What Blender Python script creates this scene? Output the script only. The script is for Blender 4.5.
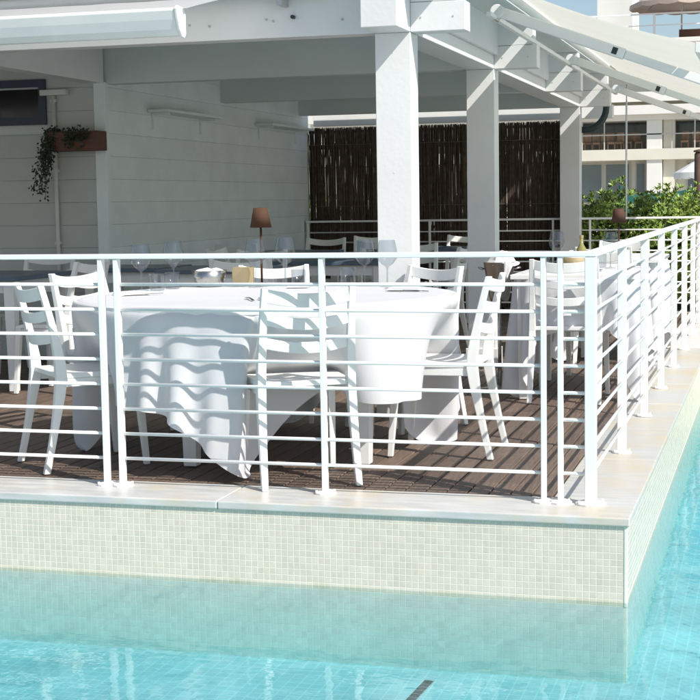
import bpy, bmesh, math, random
import numpy as np
from mathutils import Vector, Matrix
R_ = math.radians
random.seed(7); np.random.seed(7)
for o in list(bpy.data.objects): bpy.data.objects.remove(o, do_unlink=True)
sc = bpy.context.scene
COL = sc.collection

# ------------------------------------------------------------------ camera
cd = bpy.data.cameras.new('camera'); cam = bpy.data.objects.new('camera', cd); COL.objects.link(cam); sc.camera = cam
F_PX = 1498.6
cd.sensor_width = 36; cd.lens = F_PX/700*36; cd.clip_end = 600; cd.clip_start = .05
yaw, pitch, roll = -.2781, .0992, -.0158
fwd = Vector((math.sin(yaw)*math.cos(pitch), math.cos(yaw)*math.cos(pitch), -math.sin(pitch)))
rt = Vector((math.cos(yaw), -math.sin(yaw), 0)); up = rt.cross(fwd)
r2 = math.cos(roll)*rt + math.sin(roll)*up; u2 = -math.sin(roll)*rt + math.cos(roll)*up
m = Matrix((r2, u2, -fwd)).transposed().to_4x4(); m.translation = Vector((.6899, -5.8227, 1.1984))
cam.matrix_world = m

# ------------------------------------------------------------------ world, sun, exposure
SUN_EL, SHADOW = R_(42.8), Vector((-.857, .515, 0))
w = bpy.data.worlds.new('World'); sc.world = w; w.use_nodes = True
nt = w.node_tree; bg = nt.nodes['Background']
sky = nt.nodes.new('ShaderNodeTexSky'); sky.sky_type = 'NISHITA'; sky.sun_disc = False
sky.sun_elevation = SUN_EL; sky.sun_rotation = math.atan2(.857, -.515)
sky.dust_density = 1.0; sky.air_density = 1.0; sky.ozone_density = 1.3
nt.links.new(sky.outputs[0], bg.inputs[0]); bg.inputs[1].default_value = .112
sd = bpy.data.lights.new('sun', 'SUN'); sd.energy = 4.8; sd.angle = R_(.53); sd.color = (1, .955, .89)
so = bpy.data.objects.new('sun', sd); COL.objects.link(so)
ray = Vector((SHADOW.x*math.cos(SUN_EL), SHADOW.y*math.cos(SUN_EL), -math.sin(SUN_EL)))
so.rotation_euler = ray.to_track_quat('-Z', 'Y').to_euler(); so.location = (8, -8, 12)
sc.view_settings.view_transform = 'Standard'; sc.view_settings.look = 'None'
sc.view_settings.exposure = .17; sc.view_settings.gamma = 1; sc.view_settings.use_curve_mapping = False
sc.render.engine = 'CYCLES'
sc.cycles.max_bounces = 10; sc.cycles.transparent_max_bounces = 24; sc.cycles.diffuse_bounces = 5

# ------------------------------------------------------------------ materials
def mat(name, col, rough=.5, var=.06, scale=6, bump=0, bscale=60, metal=0, dirt=None, dscale=1.2, dpos=.62, stretch=None, rand=0, island=0, spec=.5):
    """Principled with noise-driven colour variation, optional stain colour, bump, per-object / per-piece variation."""
    M = bpy.data.materials.new(name); M.use_nodes = True; t = M.node_tree; N = t.nodes; L = t.links
    P = N['Principled BSDF']; P.inputs['Metallic'].default_value = metal; P.inputs['Specular IOR Level'].default_value = spec
    tc = N.new('ShaderNodeTexCoord'); src = tc.outputs['Object']
    if stretch:
        mp = N.new('ShaderNodeMapping'); mp.inputs['Scale'].default_value = stretch; L.new(src, mp.inputs[0]); src = mp.outputs[0]
    nz = N.new('ShaderNodeTexNoise'); nz.inputs['Scale'].default_value = scale; nz.inputs['Detail'].default_value = 6; L.new(src, nz.inputs['Vector'])
    mr = N.new('ShaderNodeMapRange'); mr.inputs['From Min'].default_value = .3; mr.inputs['From Max'].default_value = .7
    mr.inputs['To Min'].default_value = 1-var; mr.inputs['To Max'].default_value = 1+var; L.new(nz.outputs['Fac'], mr.inputs['Value'])
    val = mr.outputs[0]
    def mul(a, b):
        k = N.new('ShaderNodeMath'); k.operation = 'MULTIPLY'; L.new(a, k.inputs[0]); L.new(b, k.inputs[1]); return k.outputs[0]
    def rng(s, v):
        q = N.new('ShaderNodeMapRange'); q.inputs['To Min'].default_value = 1-v; q.inputs['To Max'].default_value = 1+v; L.new(s, q.inputs['Value']); return q.outputs[0]
    if rand:
        oi = N.new('ShaderNodeObjectInfo'); val = mul(val, rng(oi.outputs['Random'], rand))
    if island:
        ge = N.new('ShaderNodeNewGeometry'); val = mul(val, rng(ge.outputs['Random Per Island'], island))
    mx = N.new('ShaderNodeMix'); mx.data_type = 'RGBA'; mx.blend_type = 'MULTIPLY'; mx.inputs[0].default_value = 1
    mx.inputs[6].default_value = (*col, 1); L.new(val, mx.inputs[7]); out = mx.outputs[2]
    if dirt:
        n2 = N.new('ShaderNodeTexNoise'); n2.inputs['Scale'].default_value = dscale; n2.inputs['Detail'].default_value = 8; n2.inputs['Roughness'].default_value = .65
        L.new(tc.outputs['Object'], n2.inputs['Vector'])
        r3 = N.new('ShaderNodeMapRange'); r3.inputs['From Min'].default_value = dpos-.1; r3.inputs['From Max'].default_value = dpos+.14; L.new(n2.outputs['Fac'], r3.inputs['Value'])
        m2 = N.new('ShaderNodeMix'); m2.data_type = 'RGBA'; L.new(r3.outputs[0], m2.inputs[0]); L.new(out, m2.inputs[6]); m2.inputs[7].default_value = (*dirt, 1); out = m2.outputs[2]
    L.new(out, P.inputs['Base Color'])
    rr = N.new('ShaderNodeMapRange'); rr.inputs['To Min'].default_value = max(rough-.12, .02); rr.inputs['To Max'].default_value = min(rough+.12, 1); L.new(nz.outputs['Fac'], rr.inputs['Value']); L.new(rr.outputs[0], P.inputs['Roughness'])
    if bump:
        n4 = N.new('ShaderNodeTexNoise'); n4.inputs['Scale'].default_value = bscale; n4.inputs['Detail'].default_value = 4; L.new(src, n4.inputs['Vector'])
        bp = N.new('ShaderNodeBump'); bp.inputs['Strength'].default_value = bump; bp.inputs['Distance'].default_value = .004; L.new(n4.outputs['Fac'], bp.inputs['Height']); L.new(bp.outputs[0], P.inputs['Normal'])
    return M

M = {}
M['wall'] = mat('painted_timber', (.715, .72, .71), .5, .04, 3, .25, 40, dirt=(.66, .66, .62), dscale=.8, dpos=.66)
M['wallplank'] = mat('painted_plank', (.74, .81, .80), .5, .05, 4, .3, 30, dirt=(.68, .71, .70), dscale=1.3, dpos=.64, rand=.03)  # cool cast of the shade under the roof is put into this paint
M['frontplank'] = mat('painted_plank_shade', (.48, .495, .465), .5, .05, 4, .3, 30, dirt=(.44, .44, .42), dscale=1.3, dpos=.64, rand=.03)  # same white boards; the front wall's shade is put into this darker colour
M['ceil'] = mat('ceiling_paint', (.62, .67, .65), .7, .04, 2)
M['rail'] = mat('white_railing_paint', (.84, .84, .82), .35, .03, 9, .15, 50, dirt=(.66, .58, .46), dscale=3.5, dpos=.74)
M['flange'] = mat('white_flange_paint', (.82, .8, .76), .45, .05, 14, .2, 60, dirt=(.55, .38, .22), dscale=14, dpos=.62)
M['chair'] = mat('white_chair_paint', (.80, .805, .775), .38, .03, 7, .1, 60, dirt=(.7, .69, .63), dscale=5, dpos=.7)
M['tablewhite'] = mat('white_table_paint', (.78, .78, .76), .4, .03, 6)
M['tablenavy'] = mat('slate_blue_table_top', (.09, .125, .17), .35, .1, 5)
M['deck'] = mat('weathered_deck_board', (.142, .1, .076), .62, .3, 9, .7, 26, stretch=(9, .7, 9), rand=.24, dirt=(.205, .165, .13), dscale=2.2, dpos=.6)
M['deckbase'] = mat('dark_deck_joist', (.02, .016, .013), .9, .2)
M['coping'] = mat('pale_marble_coping', (.57, .57, .55), .38, .13, 4, .12, 50, stretch=(1.2, 6, 5), dirt=(.62, .53, .38), dscale=2.6, dpos=.57, rand=.03)
M['coping2'] = mat('pale_marble_coping_side', (.54, .54, .525), .38, .12, 4, .12, 50, stretch=(1.2, 9, 5), dirt=(.6, .5, .34), dscale=1.7, dpos=.53, rand=.03)
M['tile'] = mat('cream_glass_mosaic', (.67, .605, .50), .22, .05, 20, .1, 90, island=.05)
M['tilestain'] = mat('lime_stained_mosaic', (.68, .61, .48), .4, .08, 9, dirt=(.74, .69, .58), dscale=3, dpos=.5, island=.06)
M['lining'] = mat('pale_aqua_mosaic', (.60, .67, .615), .25, .05, 20, island=.05)  # aqua mixed towards cream, standing in for the wall's reflection in the water
M['grout'] = mat('white_grout', (.8, .76, .66), .8, .05, 12, dirt=(.72, .62, .42), dscale=3, dpos=.64)
M['poolfloor'] = None
M['reed'] = mat('dark_reed', (.085, .062, .045), .8, .3, 20, island=.6)
M['strip'] = mat('white_metal_box', (.8, .8, .77), .4, .03)
M['navyframe'] = mat('navy_window_frame', (.025, .035, .06), .4, .1)
M['blackglass'] = mat('dark_window_glass', (.004, .004, .005), .08, .1)
M['box'] = mat('rust_brown_wood', (.11, .042, .025), .6, .25, 9, .4, 30, stretch=(1, 8, 8))
M['ivy'] = mat('dark_trailing_leaf', (.018, .03, .016), .5, .3, 20, island=.4)
M['pipe'] = mat('grey_conduit', (.62, .62, .59), .5, .05)
M['leaf'] = mat('hedge_leaf', (.24, .33, .06), .34, .25, 9, island=.45)
M['leaf2'] = mat('hedge_leaf_deep', (.18, .265, .05), .34, .25, 9, island=.45)
M['stem'] = mat('brown_stem', (.06, .04, .025), .9, .2)
M['lamp'] = mat('copper_brown_metal', (.085, .045, .027), .7, .08, 8, spec=.15)
M['lamp2'] = mat('mauve_brown_metal', (.09, .047, .036), .7, .08, 8, spec=.15)
M['steel'] = mat('brushed_steel', (.5, .49, .46), .25, .06, 30, metal=.95)
M['wood'] = mat('pale_pine', (.36, .28, .155), .55, .14, 12, .2, 30, stretch=(1, 1, .2))
M['oil'] = mat('olive_oil_glass', (.3, .27, .1), .15, .1, 12)
M['cutlery'] = mat('cutlery_steel', (.35, .34, .33), .2, .05, metal=1)
M['napkin'] = mat('white_napkin_linen', (.82, .81, .79), .9, .03, 14, .2, 200)
M['darkpipe'] = mat('dark_green_pipe', (.012, .03, .028), .4, .15)
M['bwhite'] = mat('far_white_render', (.76, .75, .7), .7, .04, .6, dirt=(.66, .64, .57), dscale=.25, dpos=.62)
M['bcream'] = mat('far_cream_render', (.68, .66, .56), .7, .05, .6)
M['bglass'] = mat('far_window_glass', (.15, .19, .2), .1, .15, .4)
M['bframe'] = mat('far_window_frame', (.5, .49, .45), .5, .05)
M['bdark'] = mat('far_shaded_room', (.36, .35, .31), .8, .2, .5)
M['wicker'] = mat('brown_wicker', (.3, .19, .12), .7, .25, 3, rand=.3)
M['umb'] = mat('beige_canvas', (.46, .37, .31), .8, .05, 2)
M['umbw'] = mat('white_canvas', (.8, .79, .75), .8, .03, 2)
M['net'] = mat('teal_green_netting', (.015, .11, .095), .7, .2, 6)
M['barkpost'] = mat('brown_timber_post', (.16, .1, .075), .8, .25, 8, .4, 30)
M['ground'] = mat('pale_pavement', (.44, .42, .38), .8, .12, 1.2, .3, 20)
M['paving'] = mat('pale_stone_paving', (.66, .65, .62), .6, .06, 2, .1, 20)
M['greylight'] = mat('grey_fitting', (.45, .45, .44), .4, .05)

def fabric(name, col, trans, tcol, scale=3):
    m_ = bpy.data.materials.new(name); m_.use_nodes = True; t = m_.node_tree; N = t.nodes; L = t.links
    P = N['Principled BSDF']; P.inputs['Base Color'].default_value = (*col, 1); P.inputs['Roughness'].default_value = .85; P.inputs['Specular IOR Level'].default_value = .2
    tr = N.new('ShaderNodeBsdfTranslucent'); tr.inputs[0].default_value = (*tcol, 1)
    tc = N.new('ShaderNodeTexCoord'); nz = N.new('ShaderNodeTexNoise'); nz.inputs['Scale'].default_value = scale; nz.inputs['Detail'].default_value = 5; L.new(tc.outputs['Object'], nz.inputs['Vector'])
    cr = N.new('ShaderNodeMapRange'); cr.inputs['To Min'].default_value = .93; cr.inputs['To Max'].default_value = 1.05; L.new(nz.outputs['Fac'], cr.inputs['Value'])
    mm = N.new('ShaderNodeMix'); mm.data_type = 'RGBA'; mm.blend_type = 'MULTIPLY'; mm.inputs[0].default_value = 1; mm.inputs[6].default_value = (*col, 1); L.new(cr.outputs[0], mm.inputs[7]); L.new(mm.outputs[2], P.inputs['Base Color'])
    wv = N.new('ShaderNodeTexNoise'); wv.inputs['Scale'].default_value = 45; L.new(tc.outputs['Object'], wv.inputs['Vector'])
    bp = N.new('ShaderNodeBump'); bp.inputs['Strength'].default_value = .12; bp.inputs['Distance'].default_value = .004; L.new(wv.outputs['Fac'], bp.inputs['Height']); L.new(bp.outputs[0], P.inputs['Normal'])
    mx = N.new('ShaderNodeMixShader'); mx.inputs[0].default_value = trans
    L.new(P.outputs[0], mx.inputs[1]); L.new(tr.outputs[0], mx.inputs[2]); L.new(mx.outputs[0], N['Material Output'].inputs['Surface'])
    return m_
M['cloth'] = fabric('white_table_linen', (.72, .72, .735), .14, (.75, .75, .77))
M['awning'] = fabric('cream_awning_canvas', (.77, .765, .69), .44, (.8, .79, .7), 2)
M['awningw'] = fabric('white_awning_canvas', (.84, .83, .81), .6, (.9, .89, .86), 2)

def glass(name, tint, ior=1.45, refl=1.0):
    m_ = bpy.data.materials.new(name); m_.use_nodes = True; t = m_.node_tree; N = t.nodes; L = t.links
    N.remove(N['Principled BSDF'])
    tr = N.new('ShaderNodeBsdfTransparent'); tr.inputs[0].default_value = (*tint, 1)
    gl = N.new('ShaderNodeBsdfGlossy'); gl.inputs['Roughness'].default_value = .02
    if ior == 1.333:
        fr = N.new('ShaderNodeFresnel'); fr.inputs[0].default_value = ior; fo = fr.outputs[0]
    else:
        lw_ = N.new('ShaderNodeLayerWeight'); lw_.inputs[0].default_value = .5; pw = N.new('ShaderNodeMath'); pw.operation = 'POWER'; L.new(lw_.outputs['Facing'], pw.inputs[0]); pw.inputs[1].default_value = 3.5
        fr = N.new('ShaderNodeMapRange'); fr.inputs['To Min'].default_value = .10; fr.inputs['To Max'].default_value = .6; L.new(pw.outputs[0], fr.inputs['Value']); fo = fr.outputs[0]
    mx = N.new('ShaderNodeMixShader'); L.new(fo, mx.inputs[0]); L.new(tr.outputs[0], mx.inputs[1]); L.new(gl.outputs[0], mx.inputs[2])
    L.new(mx.outputs[0], N['Material Output'].inputs['Surface'])
    return m_
M['glass'] = glass('clear_glass', (.8, .835, .86), 1.5)

# water: fresnel reflection over clear water that absorbs red
def water_mat():
    m_ = glass('pool_water', (1, 1, 1), 1.333); t = m_.node_tree; N = t.nodes; L = t.links
    gl = [n for n in N if n.type == 'BSDF_GLOSSY'][0]; fr = [n for n in N if n.type == 'FRESNEL'][0]; gl.inputs['Roughness'].default_value = .015
    tc = N.new('ShaderNodeTexCoord')
    mp = N.new('ShaderNodeMapping'); mp.inputs['Scale'].default_value = (1, 1.5, 1); mp.inputs['Rotation'].default_value = (0, 0, .5); L.new(tc.outputs['Object'], mp.inputs[0])
    a = N.new('ShaderNodeTexNoise'); a.inputs['Scale'].default_value = 3.0; a.inputs['Detail'].default_value = 1.5; a.inputs['Distortion'].default_value = .5; L.new(mp.outputs[0], a.inputs['Vector'])
    b = N.new('ShaderNodeTexNoise'); b.inputs['Scale'].default_value = 14; b.inputs['Detail'].default_value = 2; L.new(mp.outputs[0], b.inputs['Vector'])
    # ripples are livelier away from the sheltered front wall, out by the open pool on the right
    sx = N.new('ShaderNodeSeparateXYZ'); L.new(tc.outputs['Object'], sx.inputs[0])
    ex = N.new('ShaderNodeMapRange'); ex.inputs['From Min'].default_value = .2; ex.inputs['From Max'].default_value = 1.2; ex.inputs['To Min'].default_value = .45; ex.inputs['To Max'].default_value = 1.15; L.new(sx.outputs[0], ex.inputs['Value'])
    ad = N.new('ShaderNodeMath'); ad.operation = 'MULTIPLY_ADD'; L.new(b.outputs['Fac'], ad.inputs[0]); ad.inputs[1].default_value = .22; L.new(a.outputs['Fac'], ad.inputs[2])
    ml = N.new('ShaderNodeMath'); ml.operation = 'MULTIPLY'; L.new(ad.outputs[0], ml.inputs[0]); L.new(ex.outputs[0], ml.inputs[1])
    bp = N.new('ShaderNodeBump'); bp.inputs['Strength'].default_value = 1; bp.inputs['Distance'].default_value = .0065; L.new(ml.outputs[0], bp.inputs['Height'])
    L.new(bp.outputs[0], gl.inputs['Normal']); L.new(bp.outputs[0], fr.inputs['Normal'])
    va = N.new('ShaderNodeVolumeAbsorption'); va.inputs['Color'].default_value = (.12, .86, .93, 1); va.inputs['Density'].default_value = .6
    L.new(va.outputs[0], N['Material Output'].inputs['Volume'])
    return m_
M['water'] = water_mat()

def floor_mat():
    m_ = mat('aqua_mosaic_floor', (.43, .635, .66), .4, .12, 2.2, island=0); t = m_.node_tree; N = t.nodes; L = t.links
    P = N['Principled BSDF']; src = P.inputs['Base Color'].links[0].from_socket
    tc = N.new('ShaderNodeTexCoord'); br = N.new('ShaderNodeTexBrick'); br.offset = 0; br.inputs['Scale'].default_value = 1
    br.inputs['Brick Width'].default_value = .05; br.inputs['Row Height'].default_value = .05; br.inputs['Mortar Size'].default_value = .003
    br.inputs['Color1'].default_value = (.92, .95, .96, 1); br.inputs['Color2'].default_value = (1.08, 1.03, 1.02, 1); br.inputs['Mortar'].default_value = (1.22, 1.15, 1.13, 1)
    L.new(tc.outputs['Object'], br.inputs['Vector'])
    mx = N.new('ShaderNodeMix'); mx.data_type = 'RGBA'; mx.blend_type = 'MULTIPLY'; mx.inputs[0].default_value = 1; L.new(src, mx.inputs[6]); L.new(br.outputs['Color'], mx.inputs[7])
    L.new(mx.outputs[2], P.inputs['Base Color']); return m_
M['poolfloor'] = floor_mat()

# ------------------------------------------------------------------ mesh helpers
class MB:
    def __init__(s): s.v = []; s.f = []
    def add(s, vs, fs):
        b = len(s.v); s.v += [tuple(v) for v in vs]; s.f += [tuple(i+b for i in f) for f in fs]; return s
    def box(s, a, b):
        x0, y0, z0 = a; x1, y1, z1 = b
        return s.add([(x0,y0,z0),(x1,y0,z0),(x1,y1,z0),(x0,y1,z0),(x0,y0,z1),(x1,y0,z1),(x1,y1,z1),(x0,y1,z1)],
                     [(0,3,2,1),(4,5,6,7),(0,1,5,4),(1,2,6,5),(2,3,7,6),(3,0,4,7)])
    def loft(s, rings, cap=True):
        n = len(rings[0]); vs = [v for r in rings for v in r]; fs = []
        for k in range(len(rings)-1):
            for i in range(n):
                j = (i+1) % n; fs.append((k*n+i, k*n+j, (k+1)*n+j, (k+1)*n+i))
        if cap: fs.append(tuple(range(n-1, -1, -1))); fs.append(tuple(range((len(rings)-1)*n, len(rings)*n)))
        return s.add(vs, fs)
    def tube(s, pts, r, n=8, cap=True):
        pts = [Vector(p) for p in pts]; rings = []; ref = None
        for i, p in enumerate(pts):
            d = (pts[min(i+1, len(pts)-1)] - pts[max(i-1, 0)]).normalized()
            if ref is None: ref = Vector((0,0,1)) if abs(d.z) < .9 else Vector((1,0,0))
            a = d.cross(ref).normalized(); b = a.cross(d).normalized(); ref = b
            rr = r[i] if isinstance(r, (list, tuple)) else r
            rings.append([p + rr*(math.cos(2*math.pi*k/n)*a + math.sin(2*math.pi*k/n)*b) for k in range(n)])
        return s.loft(rings, cap)
    def lathe(s, prof, n=20, c=(0,0,0), cap=True):
        rings = [[(c[0]+r*math.cos(2*math.pi*k/n), c[1]+r*math.sin(2*math.pi*k/n), c[2]+z) for k in range(n)] for r, z in prof]
        return s.loft(rings, cap)
    def bar(s, path, sec):
        """rectangular bar in the local y-z plane: path [(x,y,z)], sec [(wx, wy)] half sizes"""
        rings = []
        for (x, y, z), (a, b) in zip(path, sec): rings.append([(x-a,y-b,z),(x+a,y-b,z),(x+a,y+b,z),(x-a,y+b,z)])
        return s.loft(rings)
    def mesh(s, name):
        me = bpy.data.meshes.new(name); me.from_pydata(s.v, [], s.f); me.update()
        bm = bmesh.new(); bm.from_mesh(me); bmesh.ops.recalc_face_normals(bm, faces=bm.faces); bm.to_mesh(me); bm.free(); return me

def obj(name, geo, m_, parent=None, bevel=0, smooth=False, seg=2, auto=False):
    me = geo.mesh(name) if isinstance(geo, MB) else geo
    o = bpy.data.objects.new(name, me); COL.objects.link(o)
    if m_ is not None and not me.materials: me.materials.append(M[m_] if isinstance(m_, str) else m_)
    if parent: o.parent = parent
    if smooth:
        for p in me.polygons: p.use_smooth = True
    if bevel:
        b = o.modifiers.new('bevel', 'BEVEL'); b.width = bevel; b.segments = seg; b.limit_method = 'ANGLE'; b.angle_limit = R_(40)
    return o
def tag(o, label, cat, group=None, kind=None):
    if label: o['label'] = label
    if cat: o['category'] = cat
    if group: o['group'] = group
    if kind: o['kind'] = kind
    return o
def thing(name, label, cat, loc=(0,0,0), rz=0, group=None):
    o = bpy.data.objects.new(name, None); COL.objects.link(o); o.location = loc; o.rotation_euler = (0,0,rz); o.empty_display_size = .1
    return tag(o, label, cat, group)
def dup(root, loc, rz, label, group=None):
    def cp(o, par):
        c = o.copy(); COL.objects.link(c)
        if par: c.parent = par
        for ch in list(o.children): cp(ch, c)
        return c
    r = cp(root, None); r.location = loc; r.rotation_euler = (0,0,rz); r['label'] = label
    if group: r['group'] = group
    return r
def struct(name, geo, m_, **k):
    o = obj(name, geo, m_, **k); o['kind'] = 'structure'; return o
def face(d): return math.atan2(d[1], d[0]) - math.pi/2

# ================================================================== THE SETTING
WZ, FZ = -.328, -.64            # water level, pool floor
PX0, PX1, PY0, PY1 = -9., 6., -4.9, 6.25
g = MB(); g.box((-150,-60,-1.2),(150,PY0-.3,-.012)); g.box((-150,10.02,-1.2),(150,240,-.03)); g.box((-150,PY0-.3,-1.2),(PX0-.3,10.02,-.03)); g.box((PX1+.3,PY0-.3,-1.2),(150,PY1,-.012)); g.box((.2,PY1+.03,-1.2),(150,10.02,-.03))
struct('ground', g, 'ground')
DZ = -1.02
pf = MB(); prof_ = [(PX0-.2,FZ),(.25,FZ),(1.3,DZ),(PX1+.2,DZ)]
pf.loft([[(x_,y_,z_) for x_,z_ in prof_]+[(PX1+.2,y_,-1.3),(PX0-.2,y_,-1.3)] for y_ in (PY0-.2,PY1+.2)])
struct('pool_floor', pf, 'poolfloor')
wt = MB().box((PX0-.1,PY0-.1,FZ-.05),(PX1+.1,PY1+.1,WZ))
# water body is L-shaped: keep it out of the terrace block
wt = MB()
x0,x1,y0,y1 = PX0-.05, PX1+.05, PY0-.05, PY1+.05
xa, ya = .166, -.229
poly = [(x0,y0),(x1,y0),(x1,y1),(xa-.02,y1),(xa-.02,ya+.02),(x0,ya+.02)]
wt.loft([[(x,y,DZ-.1) for x,y in poly],[(x,y,WZ) for x,y in poly]])
wobj = struct('water', wt, 'water')

# terrace body with mosaic facing
TX, TY = .161, -.224            # faces of the grout bed
tb = MB(); tb.loft([[(x,y,-1.3) for x,y in [(PX0-.3,TY),(TX,TY),(TX,PY1+.02),(TX,9.98),(PX0-.3,9.98)]], [(x,y,-.034) for x,y in [(PX0-.3,TY),(TX,TY),(TX,PY1+.02),(TX,9.98),(PX0-.3,9.98)]]])
wall = tag(obj('pool_wall', tb, 'grout'), None, None, kind='structure')
P_, T_ = .0256, .0231
def mosaic(n_along, axis, origin, rows, ztop):
    b = MB(); e = .0006; d = .0007
    for i in range(n_along):
        for k in range(rows):
            u0 = i*P_; u1 = u0+T_; z1 = ztop-k*P_; z0 = z1-T_
            if axis == 'x':   # faces -Y, runs towards -X
                X1 = origin[0]-u0; X0 = origin[0]-u1; Y = origin[1]
                o4 = [(X0,Y,z0),(X1,Y,z0),(X1,Y,z1),(X0,Y,z1)]; i4 = [(X0+e,Y-d,z0+e),(X1-e,Y-d,z0+e),(X1-e,Y-d,z1-e),(X0+e,Y-d,z1-e)]
            else:             # faces +X, runs towards +Y
                Y0 = origin[1]+u0; Y1 = origin[1]+u1; X = origin[0]
                o4 = [(X,Y0,z0),(X,Y1,z0),(X,Y1,z1),(X,Y0,z1)]; i4 = [(X+d,Y0+e,z0+e),(X+d,Y1-e,z0+e),(X+d,Y1-e,z1-e),(X+d,Y0+e,z1-e)]
            b.add(o4+i4, [(4,5,6,7),(0,1,5,4),(1,2,6,5),(2,3,7,6),(3,0,4,7)])
    return b
def mosaic_obj(name, b, m_='tile'):
    me = bpy.data.meshes.new(name); me.from_pydata(b.v, [], b.f); me.update(); o = obj(name, me, m_, wall); o['kind'] = 'stuff'; return o
mosaic_obj('mosaic_tile', mosaic(170, 'x', (TX-.012, TY), 11, -.036)); mosaic_obj('mosaic_tile', mosaic(240, 'y', (TX, TY+.012), 11, -.036))
mosaic_obj('stained_tile', mosaic(170, 'x', (TX-.012, TY), 1, -.036-11*P_), 'tilestain'); mosaic_obj('stained_tile', mosaic(240, 'y', (TX, TY+.012), 1, -.036-11*P_), 'tilestain')
T_ = .0247
mosaic_obj('lining_tile', mosaic(170, 'x', (TX-.012, TY), 12, -.036-12*P_), 'lining'); mosaic_obj('lining_tile', mosaic(240, 'y', (TX, TY+.012), 20, -.036-12*P_), 'lining')
obj('corner_trim', MB().box((TX-.011,TY-.003,-.345),(TX+.003,TY+.011,-.034)), 'grout', wall, bevel=.003)
obj('far_pool_wall', MB().box((TX,PY1,-1.3),(PX1+.3,PY1+.3,-.034)), 'tile', wall)
obj('side_pool_wall', MB().box((PX1,PY0-.3,-1.3),(PX1+.3,PY1,-.034)), 'tile', wall)
obj('near_pool_wall', MB().box((PX0-.3,PY0-.3,-1.3),(PX1,PY0,-.034)), 'tile', wall)
obj('end_pool_wall', MB().box((PX0-.3,PY0,-1.3),(PX0,TY,-.034)), 'tile', wall)

# coping of separate marble slabs
cop = tag(bpy.data.objects.new('coping', None), None, None, kind='structure'); COL.objects.link(cop)
def slab(a, b, m_='coping'):
    o = obj('coping_slab', MB().box(a, b), m_, cop, bevel=.006, seg=3); return o
OX, OY, IX, IY = .173, -.236, -.163, .112
x = IX-.002; L_ = 1.02
joints = [OX+.0015, -1.475, -3.05, -4.6, -6.2, -7.8, -9.3]
for a, b in zip(joints[1:], joints[:-1]): slab((a+.0015, OY+random.uniform(-.001,.001), -.0335), (b-.0015, IY, -random.uniform(0,.0015)))
ys = [IY+.003, 1.05, 1.98, 2.95, 3.9, 4.85, 5.75, 6.24]
for a, b in zip(ys[:-1], ys[1:]): slab((IX, a+.0015, -.0335), (OX+random.uniform(-.001,.001), b-.0015, -random.uniform(0,.0015)), 'coping2')
pv = tag(bpy.data.objects.new('pool_side_paving', None), None, None, kind='structure'); COL.objects.link(pv)
for i in range(8):
    for j in range(5):
        X0 = IX+.0+i*.8; Y0 = 6.245+j*.75
        if i == 0: obj('paving_slab', MB().box((X0, Y0, -.03), (X0+.797, Y0+.747, .0)), 'paving', pv, bevel=.004)
        else: obj('paving_slab', MB().box((X0, Y0, -.03), (X0+.797, Y0+.747, .0)), 'paving', pv, bevel=.004)

dr = thing('floor_drain', 'narrow dark slotted drain set in the aqua pool floor', 'drain', (-.58, -.49, FZ), R_(-4))
obj('frame', MB().box((-.02,-.13,-.02),(.02,.13,.004)), 'greylight', dr)
for k in range(6): obj('slot', MB().box((-.017,-.12+.041*k,.0042),(.017,-.088+.041*k,.006)), 'darkpipe', dr)

# timber deck: boards run away from the pool in short rows
deck = tag(bpy.data.objects.new('deck', None), None, None, kind='structure'); COL.objects.link(deck)
obj('joist_bed', MB().box((-8.9, IY+.004, -.033), (IX-.004, 9.95, -.027)), 'deckbase', deck)
rows = [IY+.008, .40, 1.46, 2.52, 3.58, 4.64, 5.7, 6.76, 7.82, 8.88, 9.94]
PW = .0885; far = MB(); nb = 0
cache = {}
for r in range(len(rows)-1):
    i = 0; X = IX-.007
    while X-PW > -8.9:
        a, b = rows[r]+.003, rows[r+1]-.003; zt = -.004-random.uniform(0,.002)
        near = (r <= 3 and X > -4.6) or (r == 4 and X > -2.6)
        if near and nb < 296:
            key = r
            if key not in cache: cache[key] = MB().box((-(PW-.006)/2, 0, -.022), ((PW-.006)/2, b-a, 0)).mesh('plank')
            o = obj('plank', cache[key], 'deck', deck, bevel=.0025, seg=1); o.location = (X-PW/2, a, zt); o.rotation_euler = (0,0,random.uniform(-.001,.001)); nb += 1
        else:
            far.box((X-PW+.006, a, -.026), (X, b, zt))
        X -= PW; i += 1
o = obj('plank_field', far, 'deck', deck); o['kind'] = 'stuff'

# ================================================================== PAVILION
pav = thing('pavilion', 'white timber open-sided restaurant pavilion standing on the wooden deck', 'pavilion')
BZ = 2.105
COLX0, COLX1 = -1.437, -1.237
colY = [2.22, 4.73, 9.49]; rafY = [2.22, 4.73, 7.17, 9.49]
for y in colY:
    c = obj('column', MB().box((COLX0, y, 0), (COLX1, y+.17, BZ)), 'wall', pav, bevel=.004)
    obj('plinth', MB().box((COLX0-.016, y-.016, 0), (COLX1+.016, y+.186, .13)), 'wall', c, bevel=.004)
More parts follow.
